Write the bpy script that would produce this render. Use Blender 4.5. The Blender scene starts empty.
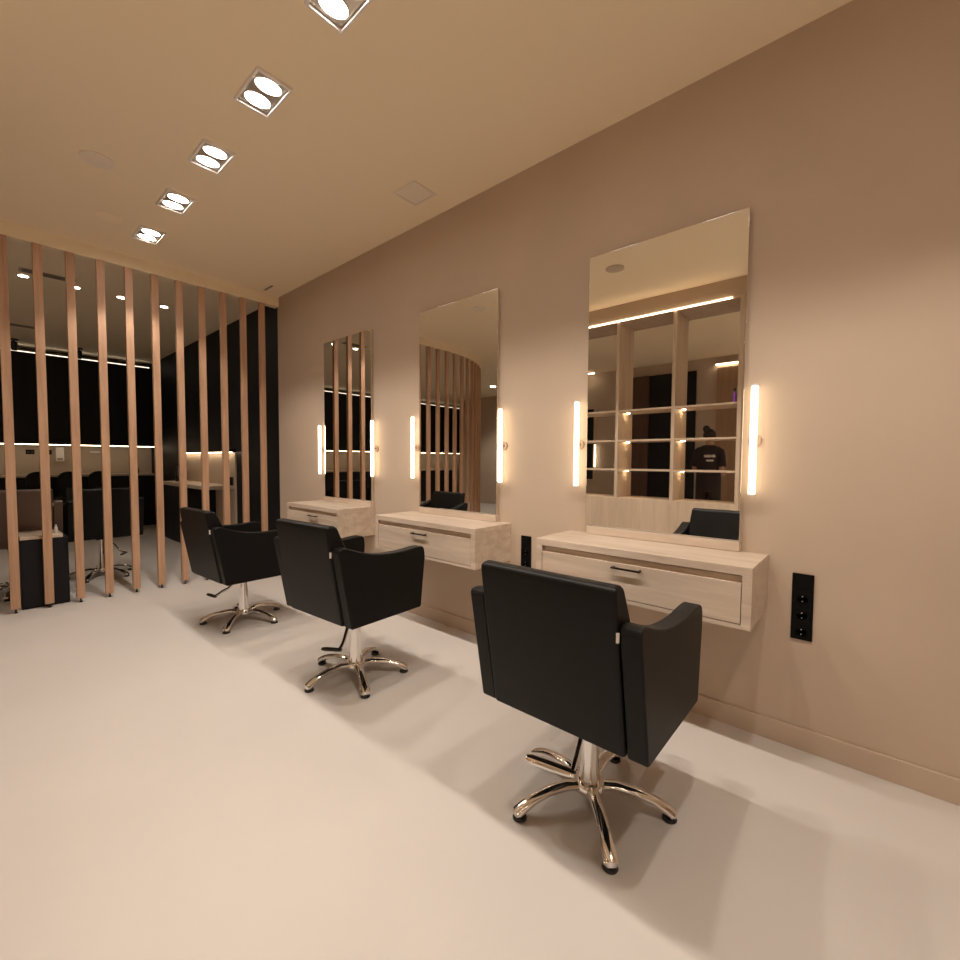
import bpy, bmesh, math, random
from mathutils import Vector, Matrix
random.seed(7)
scene = bpy.context.scene
COL = scene.collection
PI = math.pi

# ------------------------------------------------------------------ materials
def new_mat(name):
    m = bpy.data.materials.new(name); m.use_nodes = True
    nt = m.node_tree
    return m, nt, nt.nodes['Principled BSDF']

def plain(name, col, rough=0.5, metal=0.0, spec=0.5, coat=0.0, mottle=0.0, mscale=3.0, bump=0.0, bscale=200.0):
    m, nt, b = new_mat(name)
    b.inputs['Base Color'].default_value = (*col, 1)
    b.inputs['Roughness'].default_value = rough
    b.inputs['Metallic'].default_value = metal
    b.inputs['Specular IOR Level'].default_value = spec
    b.inputs['Coat Weight'].default_value = coat
    tc = nt.nodes.new('ShaderNodeTexCoord')
    if mottle:
        n = nt.nodes.new('ShaderNodeTexNoise'); n.inputs['Scale'].default_value = mscale
        n.inputs['Detail'].default_value = 5
        nt.links.new(tc.outputs['Object'], n.inputs['Vector'])
        r = nt.nodes.new('ShaderNodeValToRGB')
        r.color_ramp.elements[0].position = 0.3; r.color_ramp.elements[1].position = 0.7
        r.color_ramp.elements[0].color = (*[c * (1 - mottle) for c in col], 1)
        r.color_ramp.elements[1].color = (*[min(1, c * (1 + mottle)) for c in col], 1)
        nt.links.new(n.outputs['Fac'], r.inputs['Fac'])
        nt.links.new(r.outputs['Color'], b.inputs['Base Color'])
    if bump:
        n2 = nt.nodes.new('ShaderNodeTexNoise'); n2.inputs['Scale'].default_value = bscale
        nt.links.new(tc.outputs['Object'], n2.inputs['Vector'])
        bp = nt.nodes.new('ShaderNodeBump'); bp.inputs['Strength'].default_value = bump
        bp.inputs['Distance'].default_value = 0.002
        nt.links.new(n2.outputs['Fac'], bp.inputs['Height'])
        nt.links.new(bp.outputs['Normal'], b.inputs['Normal'])
    return m

def wood(name, c0, c1, scale, rough=0.5):
    """grain runs along the axis with the small scale"""
    m, nt, b = new_mat(name)
    tc = nt.nodes.new('ShaderNodeTexCoord')
    oi = nt.nodes.new('ShaderNodeObjectInfo')
    add = nt.nodes.new('ShaderNodeVectorMath'); add.operation = 'ADD'
    mulr = nt.nodes.new('ShaderNodeMath'); mulr.operation = 'MULTIPLY'; mulr.inputs[1].default_value = 7.0
    nt.links.new(oi.outputs['Random'], mulr.inputs[0])
    nt.links.new(tc.outputs['Object'], add.inputs[0])
    nt.links.new(mulr.outputs[0], add.inputs[1])
    mp = nt.nodes.new('ShaderNodeMapping'); mp.inputs['Scale'].default_value = scale
    nt.links.new(add.outputs[0], mp.inputs['Vector'])
    n = nt.nodes.new('ShaderNodeTexNoise'); n.inputs['Scale'].default_value = 1.0
    n.inputs['Detail'].default_value = 6; n.inputs['Roughness'].default_value = 0.62
    n.inputs['Distortion'].default_value = 0.4
    nt.links.new(mp.outputs['Vector'], n.inputs['Vector'])
    r = nt.nodes.new('ShaderNodeValToRGB')
    r.color_ramp.elements[0].position = 0.32; r.color_ramp.elements[1].position = 0.68
    r.color_ramp.elements[0].color = (*c0, 1); r.color_ramp.elements[1].color = (*c1, 1)
    nt.links.new(n.outputs['Fac'], r.inputs['Fac'])
    nt.links.new(r.outputs['Color'], b.inputs['Base Color'])
    b.inputs['Roughness'].default_value = rough
    return m

def glow(name, col, strength):
    m, nt, b = new_mat(name)
    b.inputs['Base Color'].default_value = (*col, 1)
    b.inputs['Emission Color'].default_value = (*col, 1)
    b.inputs['Emission Strength'].default_value = strength
    return m

WARM = (1.0, 0.78, 0.55)
M = dict(
    wall=plain('wall_plaster', (0.535, 0.428, 0.332), 0.85, spec=0.2, mottle=0.035, mscale=1.6, bump=0.08, bscale=90),
    ceiling=plain('ceiling_paint', (0.95, 0.83, 0.62), 0.9, spec=0.15),
    floor=plain('microcement', (0.592, 0.553, 0.518), 0.55, spec=0.3, mottle=0.035, mscale=1.3),
    black_wall=plain('black_panel', (0.006, 0.006, 0.008), 0.55, spec=0.3),
    grey_wall=plain('far_plaster', (0.50, 0.42, 0.34), 0.85, spec=0.2, mottle=0.03),
    oak=wood('slat_oak', (0.44, 0.255, 0.155), (0.62, 0.39, 0.25), (26, 26, 1.6), 0.5),
    pale=wood('bleached_oak', (0.52, 0.415, 0.325), (0.70, 0.585, 0.475), (14, 1.7, 22), 0.32),
    palez=wood('bleached_oak_upright', (0.50, 0.39, 0.29), (0.62, 0.50, 0.38), (14, 14, 1.3), 0.5),
    leather=plain('black_leather', (0.0036, 0.0034, 0.0034), 0.48, spec=0.22, bump=0.12, bscale=350),
    brown=plain('warm_lit_leather', (0.10, 0.06, 0.042), 0.4, bump=0.2, bscale=300),  # on the far chair this brown is warm light put into the leather colour
    chrome=plain('chrome', (0.80, 0.78, 0.76), 0.10, metal=1.0),
    satin=plain('satin_steel', (0.6, 0.57, 0.53), 0.3, metal=1.0),
    black_plastic=plain('black_plastic', (0.012, 0.011, 0.011), 0.35),
    socket=plain('socket_black', (0.004, 0.004, 0.004), 0.4, spec=0.1),
    dark_bar=plain('dark_bronze', (0.035, 0.022, 0.016), 0.35, metal=0.6),
    mirror=plain('mirror_glass', (0.90, 0.885, 0.85), 0.012, metal=1.0),
    white=plain('white_plastic', (0.78, 0.75, 0.72), 0.5),
    white_trim=plain('white_trim', (0.85, 0.81, 0.77), 0.4),
    grille=plain('vent_panel', (0.56, 0.47, 0.37), 0.8),
    hatch=plain('hatch_paint', (0.88, 0.79, 0.66), 0.8),
    skin=plain('skin', (0.50, 0.29, 0.20), 0.5),
    hair=plain('dark_hair', (0.012, 0.008, 0.006), 0.5),
    shirt=plain('dark_tshirt', (0.022, 0.013, 0.015), 0.85),
    trousers=plain('dark_trousers', (0.03, 0.019, 0.015), 0.85),
    print_=plain('shirt_print', (0.80, 0.76, 0.72), 0.8),
    purple=plain('purple_bottle', (0.33, 0.10, 0.62), 0.3),
    brown_panel=wood('brown_panel', (0.07, 0.035, 0.022), (0.10, 0.052, 0.033), (12, 12, 1.2), 0.6),
    tan_door=wood('tan_door', (0.30, 0.19, 0.12), (0.38, 0.25, 0.16), (12, 12, 1.2), 0.55),
    tube=glow('lit_tube', (1.0, 0.825, 0.585), 4.8),
    lamp=glow('lit_lamp', (1.0, 0.90, 0.78), 40.0),
    mount=plain('mount_beige', (0.36, 0.26, 0.18), 0.5),
    led=glow('led_strip', (1.0, 0.78, 0.52), 9.0),
    puck=glow('shelf_puck', (1.0, 0.74, 0.45), 110.0),
    led_soft=glow('led_strip_soft', (1.0, 0.76, 0.48), 5.0),
    led_cool=glow('led_strip_cove', (1.0, 0.86, 0.70), 1.7),
)

# ------------------------------------------------------------------ mesh helpers
def B(): return bmesh.new()

def box(bm, x0, x1, y0, y1, z0, z1, mtx=None):
    vs = [bm.verts.new(p) for p in ((x0,y0,z0),(x1,y0,z0),(x1,y1,z0),(x0,y1,z0),(x0,y0,z1),(x1,y0,z1),(x1,y1,z1),(x0,y1,z1))]
    if mtx is not None:
        for v in vs: v.co = mtx @ v.co
    for f in ((0,3,2,1),(4,5,6,7),(0,1,5,4),(1,2,6,5),(2,3,7,6),(3,0,4,7)):
        bm.faces.new([vs[i] for i in f])
    return bm

def tube(bm, pts, rad, seg=16, caps=True, flat=1.0):
    """swept round tube; rad scalar or list; flat squashes it vertically"""
    pts = [Vector(p) for p in pts]; n = len(pts)
    rs = rad if isinstance(rad, (list, tuple)) else [rad] * n
    rings = []; prev = None
    for i, p in enumerate(pts):
        t = (pts[min(i+1, n-1)] - pts[max(i-1, 0)]).normalized()
        ref = Vector((0,0,1)) if abs(t.z) < 0.95 else Vector((1,0,0))
        if prev is None: u = t.cross(ref).normalized()
        else: u = (prev - t * prev.dot(t)).normalized()
        prev = u; v = t.cross(u)
        rings.append([bm.verts.new(p + (u*math.cos(a) + v*math.sin(a)*flat) * rs[i]) for a in [2*PI*k/seg for k in range(seg)]])
    for a, b in zip(rings, rings[1:]):
        for k in range(seg):
            bm.faces.new((a[k], a[(k+1)%seg], b[(k+1)%seg], b[k]))
    if caps:
        bm.faces.new(list(reversed(rings[0]))); bm.faces.new(rings[-1])
    return bm

def lathe(bm, prof, cx=0, cy=0, seg=24):
    rings = []
    for r, z in prof:
        rings.append([bm.verts.new((cx + r*math.cos(2*PI*k/seg), cy + r*math.sin(2*PI*k/seg), z)) for k in range(seg)])
    for a, b in zip(rings, rings[1:]):
        for k in range(seg):
            bm.faces.new((a[k], a[(k+1)%seg], b[(k+1)%seg], b[k]))
    bm.faces.new(list(reversed(rings[0]))); bm.faces.new(rings[-1])
    return bm

def prism_xz(bm, prof, y0, y1):
    """closed outline in x-z, extruded along y"""
    a = [bm.verts.new((x, y0, z)) for x, z in prof]; b = [bm.verts.new((x, y1, z)) for x, z in prof]
    n = len(prof)
    for k in range(n): bm.faces.new((a[k], a[(k+1)%n], b[(k+1)%n], b[k]))
    bm.faces.new(list(reversed(a))); bm.faces.new(b)
    return bm

def obj(name, bm, mat, parent=None, bevel=0.0, seg=2, smooth=40, loc=None):
    bmesh.ops.recalc_face_normals(bm, faces=bm.faces[:])
    me = bpy.data.meshes.new(name); bm.to_mesh(me); bm.free()
    me.materials.append(M[mat])
    for p in me.polygons: p.use_smooth = True
    me.set_sharp_from_angle(angle=math.radians(smooth))
    o = bpy.data.objects.new(name, me); COL.objects.link(o)
    if parent: o.parent = parent
    if loc: o.location = loc
    if bevel:
        md = o.modifiers.new('bevel', 'BEVEL'); md.width = bevel; md.segments = seg
        md.limit_method = 'ANGLE'; md.angle_limit = math.radians(30); md.harden_normals = True
    return o

def tag(o, label=None, cat=None, group=None):
    if label: o['label'] = label
    if cat: o['category'] = cat
    if group: o['group'] = group
    return o

def thing(name, label, cat, loc=(0,0,0), rotz=0, group=None):
    o = bpy.data.objects.new(name, None); COL.objects.link(o)
    o.empty_display_size = 0.1
    o.location = loc; o.rotation_euler = (0,0,rotz)
    return tag(o, label, cat, group)

def struct(name, bm, mat, bevel=0.0):
    o = obj(name, bm, mat, None, bevel); o['kind'] = 'structure'
    return o

def copy_tree(o, parent=None):
    c = o.copy(); COL.objects.link(c)
    if parent: c.parent = parent
    for ch in list(o.children): copy_tree(ch, c)
    return c

def light_parent(l, parent, loc):
    COL.objects.link(l); l.parent = parent; l.location = loc

# ------------------------------------------------------------------ dimensions
ZC = 3.1526
YC = [0.862, 2.343, 3.800]           # station centres along the mirror wall (x = 0)
Y_SL = 5.26                          # slat partition
Y_BK = 11.0                          # back wall of the far room

# ------------------------------------------------------------------ the setting
struct('floor', box(B(), -9.8, 0.3, -3.2, 11.2, -0.08, 0.0), 'floor')
struct('ceiling', box(B(), -9.8, 0.3, -3.2, 11.2, ZC, ZC+0.1), 'ceiling')
struct('wall_right', box(B(), 0.0, 0.15, -3.2, 5.27, 0.0, ZC), 'wall')
struct('wall_right_far', box(B(), 0.02, 0.2, 5.27, 11.2, 0.0, ZC), 'black_wall')
struct('wall_back', box(B(), -9.8, 0.04, Y_BK, 11.2, 0.0, ZC), 'grey_wall')
struct('wall_front', box(B(), -6.65, 0.0, -3.2, -3.05, 0.0, ZC), 'wall')
struct('wall_left', box(B(), -6.65, -6.5, -3.05, 6.2, 0.0, ZC), 'grey_wall')
struct('wall_left_far', box(B(), -7.95, -7.8, 6.2, 9.7, 0.0, ZC), 'wall')
struct('wall_left_end', box(B(), -9.65, -9.5, 9.55, Y_BK, 0.0, ZC), 'grey_wall')
struct('wall_left_corner', box(B(), -9.5, -7.95, 9.55, 9.7, 0.0, ZC), 'grey_wall')
struct('wall_left_return', box(B(), -7.95, -6.65, 6.05, 6.2, 0.0, ZC), 'grey_wall')
struct('baseboard_right', box(B(), -0.012, 0.0, -3.05, 5.265, 0.0, 0.098), 'wall', 0.002)

# centre line of the slat row: straight from the mirror wall, then curving away
CX, CR = -2.75, 2.3
def row_point(s):
    """s = distance along the row from the mirror wall; returns point and direction angle"""
    if s <= -CX: return Vector((-s, Y_SL, 0)), 0.0
    a = (s + CX) / CR
    return Vector((CX - CR*math.sin(a), Y_SL + CR*(1-math.cos(a)), 0)), a

def header():
    bm = B(); rings = []
    ss = [0.0, 1.0, 2.0] + [2.75 + 0.12*k for k in range(18)]
    for s in ss:
        p, a = row_point(s)
        nrm = Vector((math.sin(a), math.cos(a), 0))     # away from the salon
        q = [p - nrm*0.024, p + nrm*0.07]
        rings.append([bm.verts.new((q[0].x, q[0].y, 3.046)), bm.verts.new((q[1].x, q[1].y, 3.046)),
                      bm.verts.new((q[1].x, q[1].y, ZC)), bm.verts.new((q[0].x, q[0].y, ZC))])
    for r0, r1 in zip(rings, rings[1:]):
        for k in range(4): bm.faces.new((r0[k], r0[(k+1)%4], r1[(k+1)%4], r1[k]))
    bm.faces.new(rings[0]); bm.faces.new(list(reversed(rings[-1])))
    return bm
struct('trim_1', header(), 'ceiling')

# ------------------------------------------------------------------ slat partition
ORD = ['first','second','third','fourth','fifth','sixth','seventh','eighth','ninth','tenth','eleventh','twelfth',
       'thirteenth','fourteenth','fifteenth','sixteenth','seventeenth','eighteenth','nineteenth','twentieth',
       'twenty-first','twenty-second','twenty-third']
def slat_mesh():
    bm = box(B(), -0.029, 0.029, -0.0225, 0.0225, 0.036, 3.046)
    return bm
slat0 = thing('wooden_slat', '', 'slat', group='upright wooden slats of the partition')
obj('batten', slat_mesh(), 'oak', slat0, 0.003)
fb = B(); lathe(fb, [(0.012,0.0),(0.012,0.006),(0.0065,0.008),(0.0065,0.037)], seg=12)
obj('foot_pin', fb, 'black_plastic', slat0)
for i in range(22):
    s = 0.187 + 0.2013*i
    p, a = row_point(s)
    o = slat0 if i == 0 else copy_tree(slat0)
    o.location = p; o.rotation_euler = (0,0,-a)
    if i <= 10:
        o['label'] = f'upright oak slat on black foot pin, {ORD[i]} from the mirror wall'
    else:
        o['label'] = f'oak slat of the curving row, {ORD[i]} from the mirror wall, outside the frame'

# ------------------------------------------------------------------ styling stations
PLACE = ['nearest', 'middle', 'farthest']
STN = ['nearest the camera', 'between the other two', 'beside the slat partition']
def socket_hole(bm_, y, z):
    pass

for i, yc in enumerate(YC):
    # mirror ------------------------------------------------------------
    t = thing('wall_mirror', ['largest-looking tall frameless wall mirror, reflecting the open shelves',
                              'middle tall frameless wall mirror, reflecting curved slats and a chair back',
                              'smallest-looking tall frameless wall mirror, beside the slat partition'][i],
              'mirror', (0, yc, 0.857), 0, 'tall mirrors along the wall')
    z0 = -0.857
    obj('glass', box(B(), -0.027, -0.020, -0.402, 0.402, 0.047, 2.449+z0), 'mirror', t, 0.003, 1)
    obj('backing', box(B(), -0.020, 0.0, -0.396, 0.396, 0.045, 2.443+z0), 'palez', t)
    obj('ledge', box(B(), -0.040, 0.0, -0.405, 0.387, 0.0005, 0.046), 'pale', t, 0.002)
    # console -----------------------------------------------------------
    t = thing('wall_console', ['pale oak floating drawer console behind the nearest chair, under the largest-looking mirror',
                               'pale oak floating console with one drawer under the middle mirror',
                               'pale oak floating console with one drawer under the mirror beside the slats'][i],
              'console', (0, yc + (0, 0.007, 0.052)[i], 0.599), 0, 'floating drawer consoles')
    H = 0.2575; D = -0.367; W = (0.517, 0.517, 0.472)[i]; HY = (0, 0, -0.045)[i]
    obj('top_panel', box(B(), D, 0.0, -W, W, H-0.036, H), 'pale', t, 0.0015)
    obj('side_panel', box(B(), D, 0.0, -W, -W+0.036, 0, H-0.036), 'pale', t, 0.0015)
    obj('side_panel', box(B(), D, 0.0, W-0.036, W, 0, H-0.036), 'pale', t, 0.0015)
    obj('bottom_panel', box(B(), D+0.003, 0.0, -W+0.036, W-0.036, 0, 0.018), 'pale', t)
    obj('back_panel', box(B(), -0.02, 0.0, -W+0.036, W-0.036, 0.018, H-0.036), 'pale', t)
    dr = obj('drawer', box(box(B(), D+0.002, D+0.021, -W+0.039, W-0.039, 0.021, 0.190), D+0.021, -0.04, -W+0.040, W-0.040, 0.024, 0.215), 'pale', t, 0.0015)
    hb = B()
    box(hb, D-0.026, D-0.016, HY-0.072, HY+0.072, 0.165, 0.174)
    for s in (-1, 1):
        box(hb, D-0.018, D+0.003, HY+s*0.064-0.005, HY+s*0.064+0.005, 0.165, 0.174)
    obj('handle', hb, 'dark_bar', dr, 0.0015)
    # sconces -------------------------------------------------------------
    for s in (1, -1):
        side = 'left' if s > 0 else 'right'
        t = thing('wall_sconce', f'lit vertical tube sconce on the {side} edge of the ' +
                  ['largest-looking mirror', 'middle mirror', 'smallest-looking mirror'][i],
                  'wall light', (0, yc + (0.455 if s > 0 else -0.449), 1.38), 0, 'tube sconces beside the mirrors')
        tb = B(); tube(tb, [(-0.050,0,-0.245),(-0.050,0,0.245)], 0.0145, 20)
        obj('tube', tb, 'tube', t)
        for e in (-1, 1):
            cb = B(); tube(cb, [(-0.050,0,e*0.2452),(-0.050,0,e*0.254)], 0.0148, 20)
            obj('end_cap', cb, 'white', t)
        mb = B(); tube(mb, [(0,0,0),(-0.010,0,0)], 0.026, 24); tube(mb, [(-0.012,0,0),(-0.038,0,0)], 0.008, 12)
        obj('mount', mb, 'mount', t)

# socket panels -----------------------------------------------------------
def socket_panel(y0, z0, n, label):
    w, h = 0.0785, 0.0735
    t = thing('power_outlet', label, 'socket', (0, y0 + w/2, z0), 0, 'black socket panels')
    H = n*h
    fr = B(); box(fr, -0.009, 0, -w/2, w/2, 0, H)
    obj('frame', fr, 'socket', t, 0.002)
    for k in range(n):
        zc = (k+0.5)*h
        sb = box(B(), -0.0115, -0.009, -0.0275, 0.0275, zc-0.0275, zc+0.0275)
        if k == n-1:
            obj('rocker', sb, 'socket', t, 0.001)
        else:
            so = obj('socket', sb, 'socket', t, 0.001)
            rb = B()
            lathe(rb, [(0.021, 0), (0.021, 0.0006), (0.020, 0.0006), (0.020, 0)], seg=28)
            bmesh.ops.transform(rb, matrix=Matrix.Translation((-0.0115, 0, zc)) @ Matrix.Rotation(-PI/2, 4, 'Y'), verts=rb.verts[:])
            obj('rim', rb, 'socket', so)
            pb = B()
            for e in (-1, 1):
                tube(pb, [(-0.0132, 0, zc+e*0.0105), (-0.0115, 0, zc+e*0.0105)], 0.0024, 10)
            obj('contact', pb, 'satin', so)
socket_panel(0.1728, 0.495, 4, 'tall black four-gang socket panel on bare wall right of the nearest console')
socket_panel(1.664, 0.49, 4, 'black socket panel on the wall between nearest and middle consoles')

# ------------------------------------------------------------------ styling chairs
def fillet(pts, r, n=4):
    """round each corner of a closed outline; r scalar or list"""
    out = []; N = len(pts)
    for i in range(N):
        p = Vector(pts[i]); a = Vector(pts[i-1]); b = Vector(pts[(i+1)%N])
        rr = r[i] if isinstance(r, (list, tuple)) else r
        if rr <= 0: out.append(tuple(p)); continue
        da, db = (a-p), (b-p)
        k = min(rr, da.length*0.45, db.length*0.45)
        q0, q1 = p + da.normalized()*k, p + db.normalized()*k
        for j in range(n+1):
            t_ = j/n
            out.append(tuple((1-t_)**2*q0 + 2*t_*(1-t_)*p + t_*t_*q1))
    return out

def styling_chair(label, loc, theta, base_ang, lever_ang, dz=0.0, mat='leather', group='black styling chairs', name='styling_chair', seam=False, pedal=0.12):
    t = thing(name, label, 'chair', (loc[0], loc[1], 0), theta, group)
    W, WB = 0.312, 0.246
    Z = lambda z: z + dz
    # arms
    prof = [(-0.256,0.402),(0.236,0.398),(0.270,0.700),(0.260,0.757),(0.205,0.760),(0.11,0.752),(0.0,0.753),(-0.12,0.768),(-0.22,0.800),(-0.285,0.826),(-0.334,0.822)]
    prof = fillet(prof, [0.012,0.012,0.05,0.045,0.05,0.08,0.1,0.1,0.08,0.04,0.04], 4)
    for s in (-1, 1):
        y0, y1 = (WB+0.002, W) if s > 0 else (-W, -WB-0.002)
        obj('arm', prism_xz(B(), [(x, Z(z)) for x, z in prof], y0, y1), mat, t, 0.024, 5, 60)
    # back
    bp = [(-0.266,0.405),(-0.10,0.405),(-0.10,0.53),(-0.195,0.72),(-0.252,0.845),(-0.290,0.922),(-0.31,0.934),(-0.356,0.930),(-0.345,0.85)]
    bp = fillet(bp, [0.012,0.03,0.06,0.06,0.05,0.03,0.02,0.022,0.08], 4)
    bk = obj('backrest', prism_xz(B(), [(x, Z(z)) for x, z in bp], -WB, WB), mat, t, 0.014, 4, 60)
    lb = box(B(), -0.336, -0.329, -WB-0.003, -WB+0.004, Z(0.775), Z(0.803))
    obj('brand_tab', lb, 'white', bk)['label'] = 'small white fabric tab'
    if seam:
        sb = B(); tube(sb, [(-0.312,-WB+0.02,Z(0.74)),(-0.312,WB-0.02,Z(0.74))], 0.007, 8)
        obj('piping', sb, 'black_plastic', bk)
    # seat cushion
    sp = fillet([(-0.105,0.415),(0.235,0.412),(0.262,0.47),(0.255,0.545),(0.20,0.555),(-0.105,0.535)], 0.025, 3)
    obj('seat', prism_xz(B(), [(x, Z(z)) for x, z in sp], -WB+0.003, WB-0.003), mat, t, 0.014, 3, 60)
    # mount plate, column
    obj('mount_plate', box(box(B(), -0.11, 0.11, -0.09, 0.09, Z(0.392), Z(0.412)), -0.05, 0.05, -0.05, 0.05, Z(0.365), Z(0.392)), 'black_plastic', t, 0.004)
    cb = B(); lathe(cb, [(0.042,0.080),(0.038,0.11),(0.033,0.17),(0.029,0.24),(0.026,0.30),(0.025,Z(0.366))], seg=28)
    obj('column', cb, 'chrome', t)
    hb = B(); lathe(hb, [(0.052,0.048),(0.062,0.056),(0.063,0.074),(0.055,0.088)], seg=28)
    hub = obj('hub', hb, 'chrome', t)
    # five-star base
    for k in range(5):
        a = math.radians(base_ang + 72*k) - theta
        c, s = math.cos(a), math.sin(a)
        P = [(0.045,0.070),(0.10,0.080),(0.17,0.074),(0.23,0.058),(0.272,0.038),(0.292,0.024),(0.299,0.016)]
        R = [0.024,0.022,0.021,0.022,0.026,0.026,0.016]
        lg = B(); tube(lg, [(c*r, s*r, z) for r, z in P], R, 14, flat=0.72)
        leg = obj('base_leg', lg, 'chrome', t)
        gb = B(); lathe(gb, [(0.024,0.0),(0.026,0.004),(0.023,0.013)], c*0.282, s*0.282, 18)
        obj('glide', gb, 'black_plastic', leg)
    # pump lever with pedal
    a = math.radians(lever_ang) - theta
    c, s = math.cos(a), math.sin(a)
    pts = [(0.028,Z(0.362)),(0.07,Z(0.338)),(0.12,Z(0.302)),(0.165,0.268),(0.20,0.249),(0.225,0.244)]
    lb = B(); tube(lb, [(c*r, s*r, z) for r, z in pts], 0.0095, 12)
    lev = obj('pump_lever', lb, 'chrome', t)
    e = Vector((c*0.222, s*0.222, 0.243)); d = Vector((s, -c, 0))   # sideways
    pb = B(); tube(pb, [e - d*0.012, e + d*0.01, e + d*(pedal-0.02), e + d*pedal], [0.012,0.014,0.015,0.011] if pedal < 0.14 else [0.014,0.020,0.022,0.017], 14, flat=0.7)
    obj('pedal', pb, 'black_plastic' if pedal < 0.14 else 'chrome', lev)
    return t

styling_chair('black leather styling chair on chrome star base, nearest the camera, before the largest-looking mirror',
              (-0.908, 0.764), math.radians(0.3), 5, -168, 0.0, pedal=0.16)
styling_chair('black leather styling chair on chrome star base, facing the middle mirror',
              (-0.930, 2.278), math.radians(3.8), 31, -146, 0.015, pedal=0.10)
styling_chair('black leather styling chair on chrome star base, farthest of the three, nearest the slats',
              (-1.006, 3.731), math.radians(3.4), 9, -172, -0.022, pedal=0.10)
styling_chair('black styling chair seen from behind through the slats, facing the far counter',
              (-1.50, 6.27), math.radians(93), 20, -30, 0.035, group='salon chairs behind the slats')
styling_chair('leather styling chair with warm light painted in as brown, behind the leftmost slats, above the low dark cabinet',
              (-2.16, 6.05), math.radians(90), 40, -60, 0.06, mat='brown', seam=True, group='salon chairs behind the slats')

# ------------------------------------------------------------------ ceiling fixtures
def spot(parent, loc, energy, angle, blend, col=(1.0, 0.90, 0.80), size=0.03):
    l = bpy.data.lights.new('spot_lamp', 'SPOT'); l.energy = energy; l.color = col
    l.spot_size = math.radians(angle); l.spot_blend = blend; l.shadow_soft_size = size
    o = bpy.data.objects.new('spot_lamp', l); light_parent(o, parent, loc)
    return o

ROW_E, ROW_N = 42.0, 13.0
dl_lab = ['recessed twin downlight in the salon ceiling, nearest the slat partition',
          'recessed twin downlight in the salon ceiling, second from the slat partition',
          'recessed twin downlight in the salon ceiling, third from the slat partition']
dl = None
for i in range(8):
    y = 4.612 - 0.736*i
    lab = dl_lab[i] if i < 3 else f'recessed twin downlight in the salon ceiling, {ORD[i]} from the slat partition, above the photo'
    t = thing('ceiling_downlight', lab, 'ceiling light', (-1.372, y, ZC), 0, 'twin downlights in a row')
    fr = B()
    for (x0,x1,y0,y1) in ((-0.088,-0.076,-0.142,0.142),(0.076,0.088,-0.142,0.142),(-0.076,0.076,-0.142,-0.130),(-0.076,0.076,0.130,0.142)):
        box(fr, x0, x1, y0, y1, -0.016, 0.0)
    obj('frame', fr, 'white_trim', t, 0.002)
    obj('tray', box(B(), -0.076, 0.076, -0.130, 0.130, -0.0025, 0.0), 'satin', t)
    for s in (-1, 1):
        rb = B(); lathe(rb, [(0.068, -0.0025), (0.068, -0.007), (0.062, -0.007), (0.062, -0.0025)], 0, 0, 32)
        bmesh.ops.transform(rb, matrix=Matrix.Translation((0, s*0.063, 0)) @ Matrix.Diagonal((1, 0.74, 1, 1)), verts=rb.verts[:])
        lamp = obj('lamp', rb, 'white_trim', t)
        eb = B(); lathe(eb, [(0.061, -0.0026), (0.061, -0.0055)], 0, 0, 32)
        bmesh.ops.transform(eb, matrix=Matrix.Translation((0, s*0.063, 0)) @ Matrix.Diagonal((1, 0.74, 1, 1)), verts=eb.verts[:])
        obj('lens', eb, 'lamp', lamp)
        spot(t, (0, s*0.063, -0.03), ROW_N/2, 75, 1.0)
    spot(t, (0, 0, -0.03), ROW_E, 112, 0.35)

for i, (x, y) in enumerate(((-2.9, -1.0), (-2.9, -2.0), (-4.3, -1.0), (-4.3, -2.0), (-5.6, -1.0), (-5.6, -2.0))):  # added fill lamps, out of view, to lift ambient light on ceiling and walls
    t = thing('round_downlight', f'added fill downlight in the salon ceiling behind the camera, {ORD[i]} of six, outside the photo', 'ceiling light', (x, y, ZC), 0, 'added fill downlights behind the camera')
    b = B(); lathe(b, [(0.10,0.0),(0.10,-0.006),(0.085,-0.006),(0.085,0.0)], seg=28); obj('trim_ring', b, 'white_trim', t)
    b = B(); lathe(b, [(0.08,0.0),(0.08,-0.005)], seg=28); obj('lens', b, 'lamp', t)
    spot(t, (0,0,-0.03), 95, 110, 0.8)

t = thing('access_hatch', 'square flush ceiling hatch above the middle mirror', 'ceiling hatch', (-0.297, 2.48, ZC))
fr = B()
for (x0,x1,y0,y1) in ((-0.105,-0.09,-0.112,0.112),(0.09,0.105,-0.112,0.112),(-0.09,0.09,-0.112,-0.097),(-0.09,0.09,0.097,0.112)):
    box(fr, x0, x1, y0, y1, -0.009, 0.0)
obj('frame', fr, 'hatch', t, 0.002)
obj('panel', box(B(), -0.086, 0.086, -0.093, 0.093, -0.006, 0.0), 'hatch', t, 0.001)

t = thing('slot_diffuser', 'small dark slot in the ceiling near the corner by the slats', 'vent', (-0.205, 5.03, ZC))
obj('frame', box(B(), -0.014, 0.014, -0.10, 0.10, -0.004, 0.0), 'grille', t, 0.001)
obj('slot', box(B(), -0.007, 0.007, -0.09, 0.09, -0.005, -0.004), 'black_plastic', t)

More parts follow.
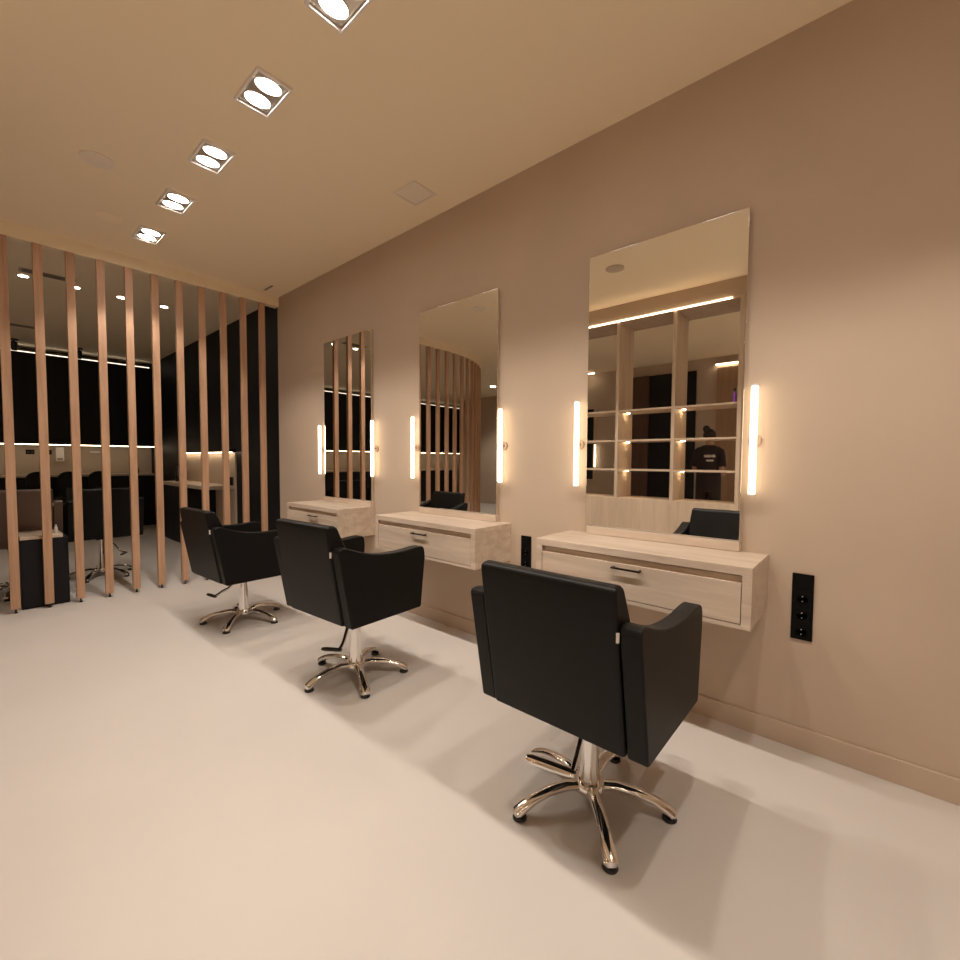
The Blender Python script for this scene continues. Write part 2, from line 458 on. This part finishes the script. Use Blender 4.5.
bm = B(); lathe(bm, [(0.085, 0.0), (0.085, -0.004), (0.079, -0.006)], seg=32)
tag(obj('ceiling_speaker', bm, 'ceiling', loc=(-1.64, 4.53, ZC)), 'faint round painted speaker cover in the ceiling left of the downlights', 'speaker', 'round ceiling speakers')
for (x, y, lab) in ((-1.83, 3.72, 'round speaker cover cut by the top edge of the photo, left of the third downlight'),
                    (-1.83, 1.945, 'grey round speaker cover in the ceiling, reflected at the top of the nearest mirror')):
    bm = B(); lathe(bm, [(0.088, 0.0), (0.088, -0.006), (0.080, -0.009)], seg=32)
    tag(obj('ceiling_speaker', bm, 'hatch' if y > 3 else 'grille', loc=(x, y, ZC)), lab, 'speaker', 'round ceiling speakers')

# ------------------------------------------------------------------ far room behind the slats
# side wall alcove
struct('trim_2', box(B(), 0.005, 0.02, 6.62, 8.75, 0.0, 1.37), 'wall')
t = thing('side_counter', 'pale topped black side counter along the black wall behind the slats', 'counter', (0.0, 7.7, 0))
obj('worktop', box(B(), -0.365, 0.004, -1.03, 1.05, 0.862, 0.912), 'pale', t, 0.003)
bdy = obj('base_cabinet', box(B(), -0.345, 0.004, -0.31, 1.04, 0.0, 0.862), 'black_wall', t, 0.003)
for k in range(2):
    obj('door', box(B(), -0.362, -0.346, -0.30+0.67*k, 0.36+0.67*k, 0.08, 0.855), 'black_wall', t, 0.002)
t = thing('light_ledge', 'glowing strip over the side counter on the black wall', 'strip light', (0.0, 7.7, 1.37))
obj('shelf', box(B(), -0.07, 0.019, -1.08, 1.05, 0.006, 0.05), 'black_wall', t)
obj('diffuser', box(B(), -0.055, -0.025, -1.06, 1.03, -0.004, 0.006), 'led', t)
bm = box(B(), -0.05, 0.035, -0.05, 0.05, 0.0, 0.115)
tag(obj('storage_box', bm, 'black_plastic', None, 0.004, loc=(-0.035, 6.74, 0.912)), 'small black box at the near end of the side counter', 'box')
def bottle(name, loc, h, r, mat, cap, label, cat='bottle'):
    t = thing(name, label, cat, loc)
    b = B(); lathe(b, [(r*0.95,0),(r,0.006),(r,h*0.62),(r*0.8,h*0.7),(r*0.42,h*0.76),(r*0.42,h*0.82)], seg=18)
    obj('body', b, mat, t)
    b = B(); lathe(b, [(r*0.5,h*0.82),(r*0.5,h*0.97),(r*0.42,h)], seg=18)
    obj('cap', b, cap, t)
    return t
bottle('bottle', (-0.20, 8.45, 0.912), 0.24, 0.035, 'black_plastic', 'black_plastic', 'tall black bottle standing on the side counter behind the slats')

# back counter, upper cabinets
t = thing('back_counter', 'long black counter with pale top along the back wall', 'counter', (-1.9, Y_BK, 0))
obj('worktop', box(B(), -6.5, 1.88, -0.62, -0.001, 0.955, 0.99), 'pale', t, 0.003)
obj('carcass', box(B(), -6.45, 1.86, -0.56, -0.001, 0.0, 0.955), 'black_wall', t)
for k in range(13):
    obj('door', box(B(), -6.44+0.638*k, -5.81+0.638*k, -0.58, -0.561, 0.08, 0.945), 'black_wall', t, 0.002)
t = thing('upper_cabinet', 'long black cabinet bank high on the back wall, lit above and below', 'cabinet', (-1.9, Y_BK, 1.5))
obj('carcass', box(B(), -7.5, 1.915, -0.36, -0.001, 0.012, 1.53), 'black_wall', t)
for k in range(12):
    obj('door', box(B(), -7.49+0.784*k, -6.71+0.784*k, -0.38, -0.361, 0.015, 1.525), 'black_wall', t, 0.002)
obj('under_strip', box(B(), -7.4, 1.90, -0.345, -0.325, 0.0, 0.012), 'led', t)
obj('cove_strip', box(B(), -7.4, 1.84, -0.365, -0.335, 1.532, 1.545), 'led_cool', t)
tag(obj('cove_bracket', box(B(), -7.4, 1.84, -0.33, -0.30, 1.53, 1.555), 'black_wall', t))
for x, lab in ((-1.72, 'black double socket on the pale back wall, left of the white dispenser'), (-1.505, 'black double socket on the pale back wall, next to the white dispenser')):
    t = thing('socket_plate', lab, 'socket', (x, Y_BK, 1.38), 0, 'sockets on the back wall')
    obj('plate', box(B(), -0.055, 0.055, -0.01, 0.0, -0.04, 0.04), 'socket', t, 0.002)
    for e in (-1, 1):
        b = B(); tube(b, [(e*0.027, -0.010, 0), (e*0.027, -0.013, 0)], 0.02, 18)
        obj('outlet', b, 'black_plastic', t)
t = thing('towel_dispenser', 'white wall dispenser over the back counter, seen between two slats', 'dispenser', (-1.35, Y_BK+0.001, 1.22))
obj('body', box(B(), -0.055, 0.055, -0.10, 0.0, 0.0, 0.25), 'white', t, 0.012)
obj('slot', box(B(), -0.035, 0.035, -0.104, -0.098, 0.03, 0.05), 'black_plastic', t)
t = thing('soap_dispenser', 'small white dispenser fixed to the back wall right of the towel dispenser', 'dispenser', (-0.86, Y_BK+0.001, 1.37))
obj('body', box(B(), -0.07, 0.07, -0.05, 0.0, 0.0, 0.035), 'white', t, 0.006)
obj('nozzle', box(B(), -0.012, 0.012, -0.055, -0.03, -0.02, 0.0), 'satin', t)
bottle('bottle', (-0.36, 10.62, 0.99), 0.22, 0.03, 'black_plastic', 'black_plastic', 'dark bottle standing on the back counter near its right end')
bottle('bottle', (-0.27, 10.74, 0.99), 0.12, 0.03, 'brown', 'black_plastic', 'short brown bottle standing on the back counter beside the dark one')

def task_chair(loc, label):
    t = thing('salon_chair', label, 'chair', loc, 0, 'row of chairs at the back counter')
    prof = []
    for k in range(13):
        a = PI*k/12
        prof.append((0.135*math.cos(a), 0.95 + 0.115*math.sin(a)))
    prof = [(0.12,0.66)] + prof + [(-0.12,0.66)]
    b = B()
    va = [b.verts.new((x, -0.17 + 0.35*x*x*4*0.3, z)) for x, z in prof]
    vb = [b.verts.new((x, -0.11 + 0.35*x*x*4*0.3, z)) for x, z in prof]
    n = len(prof)
    for k in range(n): b.faces.new((va[k], va[(k+1)%n], vb[(k+1)%n], vb[k]))
    b.faces.new(va); b.faces.new(list(reversed(vb)))
    obj('backrest', b, 'leather', t, 0.015, 3, 60)
    obj('seat', box(B(), -0.15, 0.15, -0.17, 0.19, 0.55, 0.64), 'leather', t, 0.025, 3, 60)
    obj('back_support', box(B(), -0.04, 0.04, -0.185, -0.16, 0.53, 0.80), 'black_plastic', t, 0.004)
    b = B(); lathe(b, [(0.03,0.03),(0.03,0.3),(0.022,0.3),(0.022,0.55)], seg=16)
    obj('column', b, 'chrome', t)
    b = B(); lathe(b, [(0.165,0.0),(0.165,0.012),(0.05,0.03)], seg=28)
    obj('base', b, 'chrome', t)
for x, lab in ((-1.73, 'black rounded chair at the back counter, leftmost of three silhouettes'),
               (-1.37, 'black rounded chair at the back counter, middle of three silhouettes'),
               (-1.0, 'black rounded chair at the back counter, rightmost of three silhouettes')):
    task_chair((x, 9.85, 0), lab)

# low cabinet behind the first slats
t = thing('low_cabinet', 'low black cabinet with pale wood top standing behind the leftmost slats', 'cabinet', (-2.01, 5.50, 0))
obj('body', box(B(), -0.15, 0.15, -0.17, 0.20, 0.0, 0.588), 'black_wall', t, 0.003)
obj('door', box(B(), -0.147, 0.147, -0.186, -0.171, 0.02, 0.58), 'black_wall', t, 0.002)
obj('top', box(B(), -0.15, 0.115, -0.185, 0.20, 0.589, 0.618), 'pale', t, 0.002)
bottle('bottle', (-1.925, 5.45, 0.618), 0.07, 0.012, 'white', 'white', 'tiny pale bottle standing on the low black cabinet')

# far ceiling fixtures
for i, x in enumerate((-1.995, -1.595, -1.197, -0.779)):
    t = thing('round_downlight', f'small round downlight beyond the slats, {ORD[i]} from the left in its row', 'ceiling light', (x, 6.635, ZC), 0, 'round downlights beyond the slats')
    b = B(); lathe(b, [(0.05,0.0),(0.05,-0.006),(0.04,-0.006),(0.04,0.0)], seg=24); obj('trim_ring', b, 'white_trim', t)
    b = B(); lathe(b, [(0.036,0.0),(0.036,-0.005)], seg=24); obj('lens', b, 'lamp', t)
    spot(t, (0,0,-0.03), 9, 95, 0.5)
def linear_vent(loc, w, label):
    t = thing('linear_vent', label, 'vent', loc, 0, 'linear vents in the far ceiling')
    obj('frame', box(B(), -w/2, w/2, -0.07, 0.07, -0.006, 0.0), 'grille', t, 0.002)
    for k in range(3):
        obj('slot', box(B(), -w/2+0.02, w/2-0.02, -0.05+0.04*k, -0.03+0.04*k, -0.0075, -0.006), 'black_plastic', t)
linear_vent((-1.83, 6.42, ZC), 0.42, 'slotted vent in the ceiling beyond the slats beside the leftmost downlight')
linear_vent((-1.90, 9.15, ZC), 0.36, 'slotted vent in the ceiling far behind the leftmost slats')
for x, lab in ((-1.90, 'black spotlight under the ceiling before the cove light, left of the two'),
               (-1.13, 'black spotlight under the ceiling before the cove light, right of the two')):
    t = thing('track_spotlight', lab, 'spotlight', (x, 10.25, ZC), 0, 'black track spotlights')
    b = B(); tube(b, [(0,0,0),(0,0,-0.025)], 0.05, 20); obj('ceiling_rose', b, 'black_plastic', t)
    b = B(); tube(b, [(0,0,-0.025),(0,0,-0.07)], 0.012, 12); obj('stem', b, 'black_plastic', t)
    b = B(); tube(b, [(0,-0.02,-0.05),(0,0.03,-0.17)], 0.036, 20); obj('lamp_head', b, 'black_plastic', t)

# ------------------------------------------------------------------ the open shelving opposite the mirrors
SX = -2.82
struct('trim_3', box(B(), SX-0.55, SX, -3.05, 3.03, 2.965, ZC), 'wall')
t = thing('shelving_unit', 'tall pale oak open shelving divider lit under its shelves, seen in the nearest mirror', 'shelving', (SX, 2.02, 0))
BAYS = [1.04, 1.69, 2.345, 3.0]
DP = 0.42
for y in BAYS:
    obj('upright', box(B(), -DP, 0, y-2.02-0.018, y-2.02+0.018, 0.84, 2.945), 'palez', t, 0.001)
obj('header', box(B(), -DP, 0, -0.998, 0.998, 2.945, 2.9649), 'palez', t, 0.001)
obj('base_panel', box(B(), -DP, 0, -0.998, 0.998, 0.0, 0.84), 'palez', t, 0.001)
hl = obj('header_strip', box(B(), 0.001, 0.012, -0.89, 0.998, 2.948, 2.960), 'led', t)
for z in (1.895, 1.538, 1.187):
    for a, b_ in zip(BAYS, BAYS[1:]):
        sh = obj('shelf', box(B(), -DP+0.01, -0.002, a-2.02+0.0185, b_-2.02-0.0185, z-0.02, z), 'palez', t, 0.001)
        pk = B(); lathe(pk, [(0.018, z-0.027), (0.018, z-0.0205)], -0.22, b_-2.02-0.05, 18)
        obj('puck_light', pk, 'puck', sh)
tt = bottle('bottle', (SX-0.09, 1.102, 1.8955), 0.15, 0.018, 'purple', 'black_plastic', 'purple bottle with black cap on the top shelf, seen in the nearest mirror')

# wall seen through the shelving
struct('door_1', box(B(), -6.5, -6.46, 2.48, 3.33, 0.0, 2.95), 'black_wall')
struct('trim_4', box(B(), -6.5, -6.42, 3.33, 3.68, 0.0, 2.95), 'brown_panel')
struct('door_2', box(B(), -6.5, -6.45, 1.55, 2.13, 0.0, 2.95), 'tan_door')
t = thing('niche_light', 'short lit strip above the tan door, seen in the nearest mirror', 'strip light', (-6.45, 1.98, 3.0))
obj('housing', box(B(), -0.05, 0.03, -0.18, 0.18, 0.012, 0.03), 'white_trim', t)
obj('diffuser', box(B(), -0.03, 0.02, -0.17, 0.17, 0.0, 0.012), 'led', t)
t = thing('ceiling_strip_light', 'short bright ceiling strip reflected at the left edge of the nearest mirror', 'strip light', (-6.3, 4.58, 3.12))
obj('housing', box(B(), -0.03, 0.03, -0.15, 0.15, 0.0, 0.0326), 'white_trim', t)
obj('diffuser', box(B(), -0.03, 0.03, -0.14, 0.14, -0.012, 0.0), 'led', t)
t = thing('wall_mirror', 'dark narrow mirror on the opposite wall, reflected at the left of the nearest mirror', 'mirror', (-6.5, 4.62, 0.89), 0, 'mirrors on the opposite wall')
obj('glass', box(B(), 0.02, 0.026, -0.10, 0.16, 0.0, 1.5), 'black_wall', t)
obj('backing', box(B(), 0.0, 0.02, -0.16, 0.18, -0.02, 1.52), 'palez', t)
t = thing('wall_sconce', 'lit tube sconce on the opposite wall, reflected through the shelving in the nearest mirror', 'wall light', (-6.5, 4.46, 1.39))
b = B(); tube(b, [(0.06,0,-0.235),(0.06,0,0.235)], 0.0145, 16); obj('tube', b, 'tube', t)
b = B(); tube(b, [(0,0,0),(0.012,0,0)], 0.03, 20); tube(b, [(0.012,0,0),(0.05,0,0)], 0.008, 10); obj('mount', b, 'satin', t)
t = thing('round_downlight', 'round downlight in the side area, reflected in the middle mirror', 'ceiling light', (-6.44, 7.30, ZC))
b = B(); lathe(b, [(0.09,0.0),(0.09,-0.006),(0.075,-0.006),(0.075,0.0)], seg=28); obj('trim_ring', b, 'white_trim', t)
b = B(); lathe(b, [(0.07,0.0),(0.07,-0.005)], seg=28); obj('lens', b, 'lamp', t)
spot(t, (0,0,-0.03), 90, 130, 0.5)

# ------------------------------------------------------------------ person beyond the shelving (seen in the nearest mirror)
def skin_obj(name, verts, edges, radii, mat, parent=None, root=0, sub=2):
    me = bpy.data.meshes.new(name); me.from_pydata(verts, edges, []); me.materials.append(M[mat])
    o = bpy.data.objects.new(name, me); COL.objects.link(o)
    sk = o.modifiers.new('skin', 'SKIN'); sk.use_smooth_shade = True
    lay = me.skin_vertices[0].data if me.skin_vertices else None
    if lay is None:
        bpy.context.view_layer.objects.active = o
        bpy.ops.mesh.customdata_skin_add(); lay = me.skin_vertices[0].data
    for k, r in enumerate(radii):
        lay[k].radius = r if isinstance(r, tuple) else (r, r)
        lay[k].use_root = (k == root)
    sb = o.modifiers.new('sub', 'SUBSURF'); sb.levels = sub; sb.render_levels = sub
    # freeze to a plain mesh
    dg = bpy.context.evaluated_depsgraph_get()
    m2 = bpy.data.meshes.new_from_object(o.evaluated_get(dg)); m2.name = name
    o.modifiers.clear(); o.data = m2
    for p in m2.polygons: p.use_smooth = True
    if not m2.materials: m2.materials.append(M[mat])
    if parent: o.parent = parent
    return o

def person():
    # local: +x is forward (the way the person looks)
    V = [(0,0,0.95),(0,0,1.10),(0.0,0,1.26),(-0.005,0,1.40),(0.0,0,1.465),(0.015,0,1.505),(0.025,0,1.585),(0.02,0,1.655)]
    R = [(0.15,0.115),(0.14,0.105),(0.145,0.105),(0.13,0.092),0.055,0.053,(0.077,0.095),(0.062,0.075)]
    E = [(k,k+1) for k in range(7)]
    hands = []
    for s in (-1, 1):
        n = len(V)
        V += [(-0.01,s*0.155,1.415),(-0.05,s*0.205,1.14),(0.14,s*0.165,1.06),(0.19,s*0.15,1.055)]
        R += [0.048,0.042,0.03,(0.034,0.022)]
        E += [(3,n),(n,n+1),(n+1,n+2),(n+2,n+3)]
        hands.append((V[n+3], s))
        n = len(V)
        V += [(0.0,s*0.095,0.88),(0.01,s*0.105,0.50),(-0.01,s*0.11,0.10),(0.05,s*0.115,0.04),(0.15,s*0.125,0.032)]
        R += [0.092,0.06,0.042,(0.04,0.038),(0.04,0.028)]
        E += [(0,n),(n,n+1),(n+1,n+2),(n+2,n+3),(n+3,n+4)]
    body = skin_obj('person', V, E, R, 'skin')
    # fingers joined into the body mesh
    parts = [body]
    bm = bmesh.new(); bm.from_mesh(body.data)
    for (h, s) in hands:
        hv = Vector(h)
        for k, L in enumerate((0.062,0.072,0.068,0.052)):
            y = (k-1.5)*0.017
            tube(bm, [hv+Vector((0.0,y,0)), hv+Vector((0.035+L*0.3,y*1.1,0.0)), hv+Vector((0.035+L*0.75,y*1.1,-0.014)), hv+Vector((0.03+L,y*1.05,-0.032))], [0.009,0.0085,0.008,0.0055], 8)
        tube(bm, [hv+Vector((-0.02,-s*0.022,0.004)), hv+Vector((0.01,-s*0.046,0.008)), hv+Vector((0.04,-s*0.052,0.004))], [0.011,0.0095,0.007], 8)
    # nose, ears
    tube(bm, [(0.108,0,1.60),(0.128,0,1.565),(0.108,0,1.557)], [0.008,0.013,0.010], 8)
    for s in (-1,1):
        tube(bm, [(0.01,s*0.076,1.55),(0.0,s*0.084,1.575),(0.005,s*0.082,1.60)], [0.010,0.014,0.010], 8)
    bm.to_mesh(body.data); bm.free()
    for p in body.data.polygons: p.use_smooth = True
    # face
    for s in (-1,1):
        b = B(); bmesh.ops.create_uvsphere(b, u_segments=10, v_segments=8, radius=0.011, matrix=Matrix.Translation((0.103, s*0.031, 1.597)))
        obj('eye', b, 'white', body)
    b = B(); tube(b, [(0.104,-0.024,1.533),(0.115,0,1.531),(0.104,0.024,1.533)], [0.004,0.006,0.004], 8); obj('mouth', b, 'brown', body)
    # hair with a bun at the crown
    b = B()
    bmesh.ops.create_uvsphere(b, u_segments=24, v_segments=16, radius=1.0, matrix=Matrix.Translation((0.006,0,1.620)) @ Matrix.Diagonal((0.108,0.094,0.108,1)))
    bmesh.ops.delete(b, geom=[v for v in b.verts if v.co.x > 0.035 and v.co.z < 1.665 or v.co.z < 1.54], context='VERTS')
    bmesh.ops.solidify(b, geom=b.faces[:], thickness=0.006)
    hair = obj('hair', b, 'hair', body)
    b = B(); bmesh.ops.create_uvsphere(b, u_segments=18, v_segments=12, radius=0.052, matrix=Matrix.Translation((-0.05,-0.035,1.722)))
    obj('bun', b, 'hair', hair)
    # t-shirt and trousers following the body
    def loft(bm, rings, seg=28):
        """rings: (cx, cy, z, half depth x, half width y)"""
        rr = [[bm.verts.new((cx + a_*math.cos(2*PI*k/seg), cy + b_*math.sin(2*PI*k/seg), z)) for k in range(seg)] for cx, cy, z, a_, b_ in rings]
        for r0, r1 in zip(rr, rr[1:]):
            for k in range(seg): bm.faces.new((r0[k], r0[(k+1)%seg], r1[(k+1)%seg], r1[k]))
        bm.faces.new(list(reversed(rr[0]))); bm.faces.new(rr[-1])
    b = B()
    loft(b, [(0,0,0.84,0.135,0.188),(0,0,0.95,0.14,0.188),(0,0,1.10,0.14,0.18),(-0.005,0,1.25,0.148,0.188),(-0.01,0,1.36,0.142,0.195),(-0.01,0,1.425,0.12,0.178),(-0.005,0,1.465,0.095,0.125),(0,0,1.485,0.078,0.075)])
    for s in (-1,1):
        tube(b, [(-0.01,s*0.11,1.395),(-0.012,s*0.155,1.37),(-0.028,s*0.182,1.29),(-0.045,s*0.205,1.17)], [0.080,0.082,0.074,0.068], 18)
    sh = obj('tshirt', b, 'shirt', body, smooth=60)
    b = B()
    loft(b, [(0,0,0.80,0.125,0.185),(0,0,0.90,0.13,0.19),(0,0,0.97,0.125,0.18)])
    for s in (-1,1):
        tube(b, [(0.0,s*0.09,0.86),(0.005,s*0.098,0.70),(0.01,s*0.107,0.50),(-0.008,s*0.112,0.09)], [0.098,0.092,0.078,0.066], 18)
    obj('trousers', b, 'trousers', body, smooth=60)
    # pale illegible script print across the back of the shirt
    b = B(); random.seed(3)
    for row, (z, y0, y1, hgt) in enumerate(((1.325, -0.025, 0.125, 0.050), (1.262, 0.005, 0.105, 0.032))):
        y = y0
        while y < y1:
            h_ = hgt*(0.55 + 0.45*random.random())
            for (dy, z0, z1) in ((0.0, -h_/2, h_/2), (0.008, -h_/3, h_/4)):
                bx0 = -0.158
                box(b, bx0-0.003, bx0+0.02, y+dy-0.003, y+dy+0.004, z+z0, z+z1)
            box(b, -0.161, -0.138, y, y+0.012, z-h_/2, z-h_/2+0.004)
            y += 0.018
    obj('shirt_print', b, 'print_', sh)['label'] = 'pale script print across the back'
    return body
P = person()
P.location = (-5.0, 1.86, 0.0); P.scale = (0.97, 0.93, 1.03); P.rotation_euler = (0, 0, PI)
tag(P, 'person with dark hair bun and dark printed t-shirt, back turned, in the nearest mirror', 'person')

# ------------------------------------------------------------------ camera
cam = bpy.data.cameras.new('camera'); co = bpy.data.objects.new('camera', cam); COL.objects.link(co)
S_ = 1.42
yaw, pit, rol = [math.radians(v) for v in (48.7581, -2.52, 0.3439)]
fw = Vector((math.sin(yaw)*math.cos(pit), math.cos(yaw)*math.cos(pit), math.sin(pit)))
rt = Vector((math.cos(yaw), -math.sin(yaw), 0)); up = rt.cross(fw)
rt, up = rt*math.cos(rol) + up*math.sin(rol), up*math.cos(rol) - rt*math.sin(rol)
mt = Matrix((rt, up, -fw)).transposed().to_4x4()
mt.translation = Vector((-1.7*S_, 0, 0.9023*S_))
co.matrix_world = mt
cam.sensor_fit = 'HORIZONTAL'; cam.sensor_width = 36.0; cam.lens = 36.0*447.065/960.0
cam.clip_start = 0.02
scene.camera = co

# ------------------------------------------------------------------ world, colour
w = bpy.data.worlds.new('world'); scene.world = w; w.use_nodes = True
w.node_tree.nodes['Background'].inputs['Color'].default_value = (0.02, 0.017, 0.014, 1)
w.node_tree.nodes['Background'].inputs['Strength'].default_value = 1.0
scene.view_settings.view_transform = 'Standard'
scene.view_settings.look = 'None'
scene.view_settings.gamma = 1.0
scene.view_settings.use_curve_mapping = False
scene.view_settings.exposure = 0.12
c = scene.cycles
c.use_denoising = True
c.max_bounces = 14; c.diffuse_bounces = 10; c.glossy_bounces = 6
c.sample_clamp_indirect = 8.0
c.caustics_reflective = False
